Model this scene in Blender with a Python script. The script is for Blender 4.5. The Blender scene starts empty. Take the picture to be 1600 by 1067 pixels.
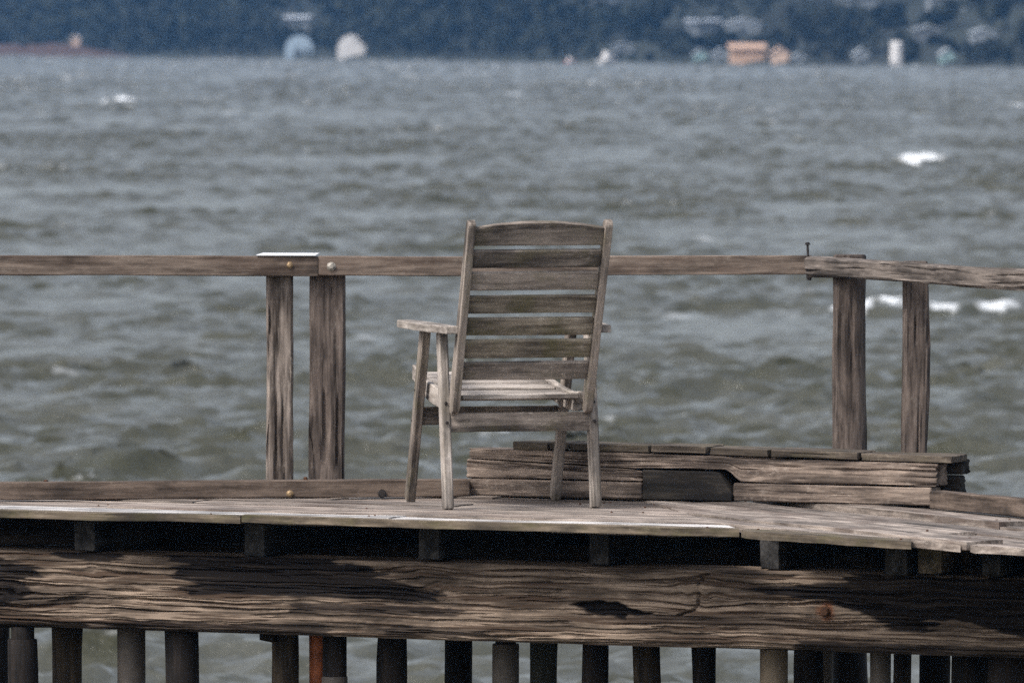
import bpy, bmesh, math, random
import numpy as np
from mathutils import Vector, Matrix

random.seed(7)
rng = np.random.default_rng(11)
scene = bpy.context.scene
col = scene.collection

# ------------------------------------------------------------------ camera
F = 13333.3            # focal length in photo pixels (300 mm on 36 mm)
ZC = 1.78              # camera height above the deck
WZ = -2.72             # mean water level
TH = math.atan(500.5 / F)
cam_d = bpy.data.cameras.new('camera')
cam = bpy.data.objects.new('camera', cam_d)
col.objects.link(cam)
cam.location = (0, 0, ZC)
cam.rotation_euler = (math.pi / 2 - TH, 0, 0)
cam_d.lens = 300
cam_d.sensor_width = 36
cam_d.clip_start = 0.5
cam_d.clip_end = 6000
cam_d.dof.use_dof = True
cam_d.dof.focus_distance = 31.2
cam_d.dof.aperture_fstop = 8.5
cam_d.dof.aperture_blades = 9
scene.camera = cam

# ------------------------------------------------------------------ light
SUN_EL = math.radians(50)
SUN_AZ = math.radians(-128)      # from north (+Y) clockwise: to the left and a little behind the camera, through cloud
world = bpy.data.worlds.new('World')
scene.world = world
world.use_nodes = True
wn = world.node_tree
wn.nodes.clear()
sky = wn.nodes.new('ShaderNodeTexSky')
sky.sky_type = 'NISHITA'
sky.sun_disc = False
sky.sun_elevation = SUN_EL
sky.sun_rotation = SUN_AZ
sky.air_density = 1.0
sky.dust_density = 4.0
sky.ozone_density = 1.0
hs = wn.nodes.new('ShaderNodeHueSaturation')
hs.inputs['Saturation'].default_value = 0.46      # cloud cover: the blue is mostly gone
bg = wn.nodes.new('ShaderNodeBackground')
bg.inputs['Strength'].default_value = 0.15
wo = wn.nodes.new('ShaderNodeOutputWorld')
wn.links.new(sky.outputs[0], hs.inputs['Color'])
wn.links.new(hs.outputs[0], bg.inputs['Color'])
wn.links.new(bg.outputs[0], wo.inputs['Surface'])
sun_d = bpy.data.lights.new('sun', 'SUN')
sun_d.energy = 1.5
sun_d.angle = math.radians(14)
sun_d.color = (1.0, 0.96, 0.9)
sun = bpy.data.objects.new('sun', sun_d)
col.objects.link(sun)
sdir = Vector((math.sin(SUN_AZ) * math.cos(SUN_EL), math.cos(SUN_AZ) * math.cos(SUN_EL), math.sin(SUN_EL)))
sun.rotation_euler = sdir.to_track_quat('Z', 'Y').to_euler()
sun.location = (0, 0, 40)
scene.view_settings.view_transform = 'Standard'
scene.view_settings.look = 'None'
scene.view_settings.gamma = 1
scene.view_settings.use_curve_mapping = False
scene.view_settings.exposure = 0.85
scene.cycles.max_bounces = 5
scene.cycles.use_denoising = False        # the photograph is grainy too
scene.cycles.volume_bounces = 0


# ------------------------------------------------------------------ helpers
def ray(px, py):
    fx = (px - 800.0) / F
    fy = (533.5 - py) / F
    return Vector((fx, math.cos(TH) + fy * math.sin(TH), -math.sin(TH) + fy * math.cos(TH)))


def G(px, py, z=0.0):
    """where the sight line through a photo pixel meets the level z"""
    r = ray(px, py)
    return Vector((0, 0, ZC)) + r * ((z - ZC) / r.z)


def D(px, py, d):
    """where that sight line is d metres out"""
    r = ray(px, py)
    return Vector((0, 0, ZC)) + r * (d / r.y)


def zat(py, d):
    return D(800, py, d).z


def xat(px, d):
    return D(px, 500, d).x


def _hash(i, j, k):
    n = (i * 374761393 + j * 668265263 + k * 2147483647 * 3 + 1442695041) & 0xffffffff
    n = ((n ^ (n >> 13)) * 1274126177) & 0xffffffff
    n = ((n ^ (n >> 16)) * 2246822519) & 0xffffffff
    return (n >> 8 & 0xffff) / 32767.5 - 1.0


def vn(x, y, z=0.0):
    """value noise in -1..1, arrays welcome"""
    x, y, z = np.broadcast_arrays(np.asarray(x, float), np.asarray(y, float), np.asarray(z, float))
    xi, yi, zi = np.floor(x).astype(np.int64), np.floor(y).astype(np.int64), np.floor(z).astype(np.int64)
    fx, fy, fz = x - xi, y - yi, z - zi
    fx, fy, fz = [f * f * f * (f * (f * 6 - 15) + 10) for f in (fx, fy, fz)]
    r = 0
    for a in (0, 1):
        wx = fx if a else 1 - fx
        for b in (0, 1):
            wy = fy if b else 1 - fy
            for c in (0, 1):
                wz = fz if c else 1 - fz
                r = r + wx * wy * wz * _hash(xi + a, yi + b, zi + c)
    return r


def fbm(x, y, z=0.0, o=4, g=0.55):
    s, a, t = 0, 1.0, 0
    for i in range(o):
        s = s + a * vn(x * 2 ** i + 17.3 * i, y * 2 ** i - 9.1 * i, z * 2 ** i + 3.7 * i)
        t += a
        a *= g
    return s / t


def sstep(a, b, x):
    t = np.clip((x - a) / (b - a), 0, 1)
    return t * t * (3 - 2 * t)


def mesh_obj(name, verts, faces, mat, parent=None, M=None, smooth=False, local=False):
    me = bpy.data.meshes.new(name)
    if isinstance(verts, np.ndarray):
        verts = verts.tolist()
    me.from_pydata(verts, [], faces)
    me.materials.append(mat)
    if smooth:
        me.polygons.foreach_set('use_smooth', [True] * len(me.polygons))
    me.update()
    o = bpy.data.objects.new(name, me)
    col.objects.link(o)
    place(o, M or Matrix(), parent, local)
    return o


def place(o, M, parent=None, local=False):
    if parent is not None:
        o.parent = parent
        if not local:
            M = world_of(parent).inverted() @ M
    o.matrix_basis = M


def world_of(o):
    M = o.matrix_basis.copy()
    return world_of(o.parent) @ M if o.parent else M


def tag(o, label, cat, group=None):
    o['label'] = label
    o['category'] = cat
    if group:
        o['group'] = group
    return o


def empty(name, loc, label, cat, rz=0.0, group=None):
    o = bpy.data.objects.new(name, None)
    o.empty_display_size = 0.2
    col.objects.link(o)
    o.matrix_basis = Matrix.Translation(loc) @ Matrix.Rotation(rz, 4, 'Z')
    return tag(o, label, cat, group)


def frame(p0, p1, up=(0, 0, 1)):
    p0, p1, up = Vector(p0), Vector(p1), Vector(up)
    x = (p1 - p0).normalized()
    z = (up - x * up.dot(x)).normalized()
    y = z.cross(x)
    M = Matrix.Identity(4)
    for i in range(3):
        M[i][0], M[i][1], M[i][2], M[i][3] = x[i], y[i], z[i], p0[i]
    return M, (p1 - p0).length


SEED = [0]


def timber(name, p0, p1, w, h, mat, parent=None, up=(0, 0, 1), segs=24, nw=3, nh=3, bev=0.004, crack=0.0,
           wob=0.0, cut=(0.0, 0.0), round_=False, taper=1.0, fine=9.0, local=False, hfun=None, smooth=True, endrough=0.0):
    """a sawn timber from p0 to p1: w across (local y), h up (local z), with split grain in its faces"""
    SEED[0] += 1
    sd = SEED[0] * 7.31
    M, L = frame(p0, p1, up)
    ring = []
    if round_:
        n = nw
        for i in range(n):
            a = 2 * math.pi * i / n
            ring.append((math.cos(a) * w / 2, math.sin(a) * h / 2, math.cos(a), math.sin(a)))
    else:
        hw, hh, b = w / 2, h / 2, min(bev, w * .3, h * .3)

        def side(ax, ay, bx, by, n, nx, ny):
            for i in range(n + 1):
                t = i / n
                ring.append((ax + (bx - ax) * t, ay + (by - ay) * t, nx, ny))
        side(hw, -hh + b, hw, hh - b, nh, 1, 0)
        side(hw - b, hh, -hw + b, hh, nw, 0, 1)
        side(-hw, hh - b, -hw, -hh + b, nh, -1, 0)
        side(-hw + b, -hh, hw - b, -hh, nw, 0, -1)
    R = np.array(ring)
    m = len(R)
    per = np.concatenate([[0], np.cumsum(np.hypot(*(R[1:, :2] - R[:-1, :2]).T))])
    eb = max(bev, 0.002)
    t = np.concatenate([[0, eb], np.linspace(eb, L - eb, segs + 1)[1:-1], [L - eb, L]])
    S, P = np.meshgrid(t, per, indexing='ij')
    Y = np.tile(R[:, 0], (len(t), 1))
    Z = np.tile(R[:, 1], (len(t), 1))
    NX = np.tile(R[:, 2], (len(t), 1))
    NY = np.tile(R[:, 3], (len(t), 1))
    tp = 1 + (taper - 1) * S / L
    Y, Z = Y * tp, Z * tp
    if hfun:
        lo, hi = hfun(S / L)
        Z = lo + (Z / h + .5) * (hi - lo)
    d = 0
    if crack:
        wv = P * 1000 / fine + 1.2 * vn(S * 2.2, P * 9, sd)
        g = vn(S * 2.6, wv, sd) + .5 * vn(S * 7, wv * 2.3, sd + 5)
        d = -crack * sstep(.35, .95, g) - crack * .25 * sstep(-.2, .6, vn(S * 9, wv * 1.7, sd + 9))
    if wob:
        d = d + wob * vn(S * 3.1, P * 4, sd + 2)
        Y = Y + wob * vn(S * 1.7, sd, 3.0)
        Z = Z + wob * vn(S * 1.7, sd, 8.0)
    sc = np.ones(len(t))
    ebs = 1 - min(eb / max(min(w, h), .01), .12)
    sc[0] = sc[-1] = ebs
    Y = (Y + NX * d) * sc[:, None]
    zc = Z.mean(axis=1, keepdims=True)
    Z = zc + (Z + NY * d - zc) * sc[:, None]
    X = S.copy()
    X = X + (cut[0] * (1 - S / L) + cut[1] * S / L) * Y
    if endrough:
        er = endrough * (vn(P * 90, sd, 1.5) + .6 * vn(P * 260, sd, 4.5))
        X = X + er * (sstep(.08, 0, S) - sstep(L - .08, L, S))
    V = np.stack([X, Y, Z], -1).reshape(-1, 3)
    nr = len(t)
    faces = []
    for i in range(nr - 1):
        a, b2 = i * m, (i + 1) * m
        for j in range(m):
            k = (j + 1) % m
            faces.append((a + j, a + k, b2 + k, b2 + j))
    V = V.tolist()
    for e, i in ((0, 0), (1, nr - 1)):
        c = len(V)
        pts = V[i * m:(i + 1) * m]
        V.append([sum(q[k] for q in pts) / m for k in range(3)])
        for j in range(m):
            k = (j + 1) % m
            faces.append((c, i * m + k, i * m + j) if e == 0 else (c, i * m + j, i * m + k))
    o = mesh_obj(name, V, faces, mat, parent, M, False, local)
    if smooth:
        o.data.polygons.foreach_set('use_smooth', [True] * len(o.data.polygons))
        o.data.set_sharp_from_angle(angle=math.radians(38))
    return o


def prism(name, outline, thick, mat, parent=None, M=None, bev=0.003, local=False):
    """an outline in local x,y given thickness along local z, edges eased"""
    bm = bmesh.new()
    lo = [bm.verts.new((x, y, -thick / 2)) for x, y in outline]
    hi = [bm.verts.new((x, y, thick / 2)) for x, y in outline]
    n = len(outline)
    bm.faces.new(lo[::-1])
    bm.faces.new(hi)
    for i in range(n):
        bm.faces.new((lo[i], lo[(i + 1) % n], hi[(i + 1) % n], hi[i]))
    bmesh.ops.recalc_face_normals(bm, faces=bm.faces)
    if bev:
        ed = [e for e in bm.edges if abs(e.verts[0].co.z - e.verts[1].co.z) < 1e-6]
        bmesh.ops.bevel(bm, geom=ed, offset=bev, segments=2, profile=.6, affect='EDGES', clamp_overlap=True)
    me = bpy.data.meshes.new(name)
    bm.to_mesh(me)
    bm.free()
    me.materials.append(mat)
    o = bpy.data.objects.new(name, me)
    col.objects.link(o)
    place(o, M or Matrix(), parent, local)
    return o


def knob(name, loc, axis, r, depth, mat, parent, n=10, local=False, dome=.5):
    """a bolt head: a short domed disc standing out along axis"""
    M, _ = frame(loc, Vector(loc) + Vector(axis), (0.1, 0.2, 1) if abs(Vector(axis).normalized().z) < .9 else (0, 1, 0))
    V, Fc = [], []
    prof = [(-.004, r * 1.25), (depth * .25, r * 1.25), (depth * .3, r), (depth * .75, r), (depth, r * dome)]
    for x, rr in prof:
        for i in range(n):
            a = 2 * math.pi * i / n
            V.append((x, rr * math.cos(a), rr * math.sin(a)))
    for k in range(len(prof) - 1):
        for i in range(n):
            j = (i + 1) % n
            Fc.append((k * n + i, k * n + j, (k + 1) * n + j, (k + 1) * n + i))
    Fc.append(tuple(range((len(prof) - 1) * n, len(prof) * n)))
    return mesh_obj(name, V, Fc, mat, parent, M, False, local)


# ------------------------------------------------------------------ materials
def new_mat(name):
    m = bpy.data.materials.new(name)
    m.use_nodes = True
    nt = m.node_tree
    nt.nodes.clear()
    out = nt.nodes.new('ShaderNodeOutputMaterial')
    b = nt.nodes.new('ShaderNodeBsdfPrincipled')
    nt.links.new(b.outputs[0], out.inputs['Surface'])
    return m, nt, b


class NB:
    def __init__(s, nt):
        s.nt = nt

    def n(s, t, **kw):
        o = s.nt.nodes.new(t)
        for k, v in kw.items():
            setattr(o, k, v)
        return o

    def l(s, a, b):
        s.nt.links.new(a, b)

    def math(s, op, a, b=None, c=None):
        o = s.n('ShaderNodeMath', operation=op)
        for i, v in enumerate((a, b, c)):
            if v is None:
                continue
            if isinstance(v, (int, float)):
                o.inputs[i].default_value = v
            else:
                s.l(v, o.inputs[i])
        return o.outputs[0]

    def mapping(s, vec, scale, loc=None):
        o = s.n('ShaderNodeMapping')
        o.inputs['Scale'].default_value = scale
        s.l(vec, o.inputs['Vector'])
        if loc is not None:
            s.l(loc, o.inputs['Location'])
        return o.outputs[0]

    def noise(s, vec, scale=1.0, detail=4.0, rough=.55, dist=0.0):
        o = s.n('ShaderNodeTexNoise')
        o.inputs['Scale'].default_value = scale
        o.inputs['Detail'].default_value = detail
        o.inputs['Roughness'].default_value = rough
        o.inputs['Distortion'].default_value = dist
        s.l(vec, o.inputs['Vector'])
        return o.outputs['Fac']

    def ramp(s, fac, stops):
        o = s.n('ShaderNodeValToRGB')
        e = o.color_ramp.elements
        while len(e) < len(stops):
            e.new(.5)
        for i, (p, c) in enumerate(stops):
            e[i].position = p
            e[i].color = (c, c, c, 1) if isinstance(c, (int, float)) else (*c, 1)
        s.l(fac, o.inputs['Fac'])
        return o.outputs['Color']

    def mix(s, fac, a, b, mode='MIX'):
        o = s.n('ShaderNodeMix', data_type='RGBA', blend_type=mode)
        for sock, v in ((o.inputs['Factor'], fac), (o.inputs['A'], a), (o.inputs['B'], b)):
            if isinstance(v, (int, float)):
                sock.default_value = v
            elif isinstance(v, tuple):
                sock.default_value = (*v, 1)
            else:
                s.l(v, sock)
        return o.outputs['Result']


def wood(name, dark, light, speck=(.4, .36, .31), speck_amt=.35, moss=0.0, rough=.85, bump=.5, grain=(5, 75, 75), vary=.35,
         dark_patch=0.0, stain_col=(.02, .017, .014), attr=None, spec=.25):
    m, nt, b = new_mat(name)
    k = NB(nt)
    tc = k.n('ShaderNodeTexCoord')
    oi = k.n('ShaderNodeObjectInfo')
    off = k.n('ShaderNodeCombineXYZ')
    for i, mul in enumerate((91.0, 57.0, 33.0)):
        k.l(k.math('MULTIPLY', oi.outputs['Random'], mul), off.inputs[i])
    P = k.n('ShaderNodeVectorMath', operation='ADD')
    k.l(tc.outputs['Object'], P.inputs[0])
    k.l(off.outputs[0], P.inputs[1])
    P = P.outputs[0]
    g1 = k.noise(k.mapping(P, grain), 1.0, 5, .62, .35)
    g2 = k.noise(k.mapping(P, (1.6, grain[1] * .22, grain[2] * .22)), 1.0, 4, .6, .6)
    g3 = k.noise(k.mapping(P, (38, 80, 80)), 1.0, 3, .7)
    blot = k.noise(k.mapping(P, (4, 7, 7)), 1.0, 5, .65, .3)
    f = k.math('ADD', k.math('MULTIPLY', g1, .6), k.math('MULTIPLY', g2, .4))
    c = k.ramp(f, [(.39, dark), (.5, tuple((a + q) / 2 for a, q in zip(dark, light))), (.61, light)])
    sp = k.math('MULTIPLY', k.ramp(g3, [(.52, 0.0), (.7, 1.0)]), k.ramp(blot, [(.42, 0.1), (.62, 1.0)]))
    c = k.mix(k.math('MULTIPLY', sp, speck_amt), c, speck)
    dk = k.ramp(k.math('ADD', k.math('MULTIPLY', blot, .6), k.math('MULTIPLY', g2, .4)), [(.4, .32), (.54, 1.0)])
    c = k.mix(.9, c, dk, 'MULTIPLY')
    if moss:
        mo = k.noise(k.mapping(P, (7, 12, 12)), 1.0, 4, .6)
        c = k.mix(k.math('MULTIPLY', k.ramp(mo, [(.5, 0.0), (.68, 1.0)]), moss), c, (.085, .078, .03))
    if dark_patch:
        stn = k.noise(k.mapping(P, (2.2, 9, 9)), 1.0, 5, .6, .8)
        c = k.mix(k.math('MULTIPLY', k.ramp(stn, [(.5, 0.0), (.6, 1.0)]), dark_patch), c, stain_col)
    if attr:
        for an, acol in attr:
            at = k.n('ShaderNodeAttribute', attribute_name=an)
            c = k.mix(at.outputs['Fac'], c, acol)
    v = k.math('ADD', k.math('MULTIPLY', oi.outputs['Random'], vary), 1 - vary * .5)
    hv = k.n('ShaderNodeHueSaturation')
    k.l(v, hv.inputs['Value'])
    k.l(c, hv.inputs['Color'])
    k.l(hv.outputs[0], b.inputs['Base Color'])
    b.inputs['Roughness'].default_value = rough
    b.inputs['Specular IOR Level'].default_value = spec
    bp = k.n('ShaderNodeBump')
    bp.inputs['Strength'].default_value = bump
    bp.inputs['Distance'].default_value = .004
    k.l(k.math('ADD', f, k.math('MULTIPLY', g3, .25)), bp.inputs['Height'])
    k.l(bp.outputs[0], b.inputs['Normal'])
    return m


def plain(name, c, rough=.6, metal=0.0, var=.3, scale=30, c2=None, spec=.4):
    m, nt, b = new_mat(name)
    k = NB(nt)
    tc = k.n('ShaderNodeTexCoord')
    n = k.noise(tc.outputs['Object'], scale, 5, .6)
    c2 = c2 or tuple(x * (1 - var) for x in c)
    k.l(k.ramp(n, [(.38, c2), (.62, c)]), b.inputs['Base Color'])
    b.inputs['Roughness'].default_value = rough
    b.inputs['Metallic'].default_value = metal
    b.inputs['Specular IOR Level'].default_value = spec
    return m


M_CHAIR = wood('chair_teak', (.095, .078, .066), (.28, .236, .203), (.42, .37, .32), .5, moss=.4, bump=.4, vary=.22)
M_CHAIRM = wood('chair_teak_mossy', (.1, .08, .06), (.27, .23, .18), (.42, .38, .31), .5, moss=.6, bump=.4, vary=.1)
M_CHAIRP = wood('chair_teak_pale', (.2, .17, .147), (.45, .4, .36), (.55, .51, .47), .5, moss=.12, bump=.4, vary=.2)
M_RAIL = wood('rail_timber', (.065, .048, .038), (.175, .137, .112), (.3, .26, .22), .3, bump=.5, vary=.2, dark_patch=.25, stain_col=(.05, .025, .015))
M_RAIL2 = wood('rail_driftwood', (.045, .036, .031), (.2, .168, .147), (.32, .29, .26), .3, bump=.7, vary=.2)
M_POST = wood('post_timber', (.05, .04, .033), (.27, .225, .195), (.34, .3, .26), .4, bump=.8, vary=.3, dark_patch=.35, stain_col=(.035, .022, .016))
M_POSTD = wood('post_dark', (.035, .026, .022), (.14, .11, .094), (.24, .21, .185), .35, bump=.8, vary=.2, dark_patch=.3, stain_col=(.02, .014, .011))
M_KERB = wood('kerb_timber', (.06, .043, .033), (.165, .125, .1), (.28, .24, .2), .25, bump=.5, vary=.2)
M_STACK = wood('stack_timber', (.06, .044, .036), (.27, .21, .17), (.4, .34, .29), .5, bump=.8, vary=.3, dark_patch=.55, stain_col=(.04, .03, .024))
M_SEATB = wood('seat_board_wood', (.04, .031, .024), (.15, .12, .093), (.36, .31, .25), .4, moss=.3, bump=.8, vary=.3, dark_patch=.5, stain_col=(.03, .024, .018))
M_STACKD = wood('stack_black', (.009, .008, .007), (.035, .029, .024), (.07, .06, .05), .25, bump=.6, vary=.15, dark_patch=.9, stain_col=(.008, .007, .007))
M_DECK = wood('deck_plank', (.11, .088, .074), (.35, .295, .255), (.46, .42, .38), .4, bump=.7, vary=.75, dark_patch=.5, stain_col=(.09, .062, .05), rough=.7)
M_DECKW = wood('deck_plank_bleached', (.3, .28, .27), (.62, .59, .57), (.7, .68, .66), .4, bump=.4, vary=.2, rough=.55)
M_EDGE = wood('deck_edge', (.06, .047, .033), (.19, .15, .11), (.3, .26, .2), .35, moss=.5, bump=.7, vary=.25, dark_patch=.35)
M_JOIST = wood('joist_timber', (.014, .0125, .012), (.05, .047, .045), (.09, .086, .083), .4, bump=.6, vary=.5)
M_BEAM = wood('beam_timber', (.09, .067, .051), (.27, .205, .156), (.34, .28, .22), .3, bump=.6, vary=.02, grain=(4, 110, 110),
              attr=[('late', (.055, .036, .025)), ('rust', (.13, .045, .018)), ('dark_patch', (.007, .0055, .0055))], spec=.12)
M_BEAMB = wood('beam_dark', (.012, .009, .008), (.035, .027, .022), speck_amt=.1, bump=.6, vary=.1)
M_PILE = wood('pile_wet', (.006, .005, .005), (.022, .016, .013), (.05, .04, .03), .15, bump=.6, vary=.5, dark_patch=.4, stain_col=(.008, .006, .006))
M_PILEB = wood('pile_brown', (.018, .013, .009), (.075, .055, .036), (.1, .08, .05), .2, bump=.6, vary=.3, dark_patch=.4, stain_col=(.015, .011, .008))
M_PILEG = wood('pile_green', (.02, .021, .017), (.055, .055, .043), (.09, .09, .07), .2, bump=.4, vary=.2)
M_PIPE = plain('pipe_tan', (.24, .185, .13), .7, var=.4, scale=14)
M_PIPEG = plain('pipe_grey', (.1, .083, .07), .7, var=.4, scale=14)
M_RED = plain('pipe_red', (.6, .18, .07), .55, var=.45, scale=18)
M_BRASS = plain('bolt_brass', (.3, .21, .12), .6, .5, .5, 90)
M_STEEL = plain('bolt_steel', (.36, .33, .29), .6, .5, .5, 90)
M_RUST = plain('bolt_rust', (.1, .045, .022), .85, .2, .6, 120)
M_DARKIRON = plain('iron_dark', (.03, .025, .024), .7, .4, .4, 90)
M_WHITE = plain('white_plate', (.66, .66, .68), .45, 0, .12, 20)
M_ORANGE = plain('tag_orange', (.6, .16, .03), .6, 0, .4, 60)

# ------------------------------------------------------------------ water
def ocean_tile(n, size, peak, hs_, wind, seed, chop=1.0, spread=2.0):
    r = np.random.default_rng(seed)
    kx = np.fft.fftfreq(n, size / n) * 2 * np.pi
    KX, KY = np.meshgrid(kx, kx, indexing='ij')
    K = np.hypot(KX, KY)
    K[0, 0] = 1
    kp = 2 * np.pi / peak
    S = K ** -2.9 * np.exp(-1.1 * (kp / K) ** 2)
    ct = (KX * math.cos(wind) + KY * math.sin(wind)) / K
    S = S * (np.abs(ct) ** spread) * np.where(ct < 0, .08, 1)
    S[K > 2 * np.pi / .28] = 0
    S[0, 0] = 0
    A = np.sqrt(S) * (r.normal(size=(n, n)) + 1j * r.normal(size=(n, n)))
    h = np.fft.ifft2(A).real
    sc = hs_ / 4 / h.std()
    dx = np.fft.ifft2(-1j * KX / K * A).real * sc * chop * -1
    dy = np.fft.ifft2(-1j * KY / K * A).real * sc * chop * -1
    h = h * sc
    ex = size / n
    gx = lambda q: (np.roll(q, -1, 0) - np.roll(q, 1, 0)) / (2 * ex)
    gy = lambda q: (np.roll(q, -1, 1) - np.roll(q, 1, 1)) / (2 * ex)
    J = (1 + gx(dx)) * (1 + gy(dy)) - gx(dy) * gy(dx)
    return dict(n=n, size=size, f=np.stack([dx, dy, h, J], -1))


def sample(tile, X, Y, rot):
    c, s = math.cos(rot), math.sin(rot)
    u = (X * c + Y * s) / tile['size'] * tile['n']
    v = (-X * s + Y * c) / tile['size'] * tile['n']
    iu, iv = np.floor(u).astype(int), np.floor(v).astype(int)
    fu, fv = (u - iu)[..., None], (v - iv)[..., None]
    n, f = tile['n'], tile['f']
    g = lambda a, b: f[(iu + a) % n, (iv + b) % n]
    q = g(0, 0) * (1 - fu) * (1 - fv) + g(1, 0) * fu * (1 - fv) + g(0, 1) * (1 - fu) * fv + g(1, 1) * fu * fv
    dx = q[..., 0] * c - q[..., 1] * s
    dy = q[..., 0] * s + q[..., 1] * c
    return dx, dy, q[..., 2], q[..., 3]


TA = ocean_tile(512, 61.0, 3.4, .21, math.radians(-78), 3, 1.0, 2.6)
TB = ocean_tile(512, 43.0, 1.5, .1, math.radians(-60), 9, .9, 1.4)
# breaking crests seen in the photo: (px, py, half width m, half length m, height m, strength)
CAPS = [(190, 163, 1.1, 2.4, .36, 1.0), (1438, 261, .95, 1.6, .3, 1.0), (1350, 494, .75, .75, .2, 1.15), (1560, 494, .55, .6, .12, .9),
        (1470, 494, .5, .6, .1, .8), (1240, 497, .35, .5, .1, .3), (925, 134, .6, 2.5, .25, .7), (805, 152, .9, 2.5, .25, .45), (775, 678, .3, .4, .07, .55),
        (950, 666, .16, .35, .07, .7), (690, 278, .4, .8, .12, .5), (1100, 378, .3, .6, .1, .6), (62, 186, .4, 1.5, .15, .5),
        (108, 128, .6, 2.5, .2, .5), (1050, 660, .15, .3, .06, .5), (30, 275, .35, .9, .12, .45), (360, 180, .5, 1.5, .15, .5),
        (1590, 168, .5, 1.6, .2, .8), (1325, 150, .5, 2, .18, .5), (1210, 178, .5, 1.8, .18, .45), (330, 655, .12, .3, .04, .6),
        (110, 590, .25, .5, .06, .4), (560, 535, .4, .9, .1, .45), (1060, 500, .4, .7, .06, .4), (1545, 715, .1, .2, .03, .6)]


def water_field(X, Y):
    a = sample(TA, X, Y, 0.0)
    b = sample(TB, X, Y, 0.41)
    mod = .95 + .55 * vn(X / 3.5, Y / 9.0, 2.2) + .2 * vn(X / 11.0, Y / 25.0, 5.1)
    mod = mod * (1 + .5 * sstep(150, 700, Y))
    dx, dy, h = (a[0] + b[0]) * mod, (a[1] + b[1]) * mod, (a[2] + b[2]) * mod
    J = 1 + (a[3] - 1 + b[3] - 1) * mod
    foam = .55 * sstep(.25, -.2, J)
    for i, (px, py, hw, hl, hh, st) in enumerate(CAPS):
        p = G(px, py, WZ)
        ux, uy = (X - p.x) / hw, (Y - p.y) / hl
        near = (np.abs(ux) < 3) & (np.abs(uy) < 4)
        if not near.any():
            continue
        nz = vn(X * 2.3 / hw, Y * 1.1 / hw, i) * .6 + vn(X * 6 / hw, Y * 3 / hw, i + 40) * .3
        g = np.exp(-(ux + .4 * nz) ** 2 - (uy + nz) ** 2)
        h = h + hh * np.exp(-ux ** 2 * .7 - uy ** 2)
        foam = np.maximum(foam, st * sstep(.3, .85, g + .45 * nz))
    return dx, dy, h, foam


def water_patch(x0, x1, y0, y1, sx, sy):
    xs = np.linspace(x0, x1, int((x1 - x0) / sx) + 1)
    ys = np.linspace(y0, y1, int((y1 - y0) / sy) + 1)
    X, Y = np.meshgrid(xs, ys, indexing='ij')
    dx, dy, h, fo = water_field(X, Y)
    V = np.stack([X + dx, Y + dy, WZ + h], -1).reshape(-1, 3)
    nx, ny = len(xs), len(ys)
    i = np.arange(nx - 1)[:, None] * ny + np.arange(ny - 1)[None, :]
    Fq = np.stack([i, i + ny, i + ny + 1, i + 1], -1).reshape(-1, 4)
    return V, Fq, fo.ravel()


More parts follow.
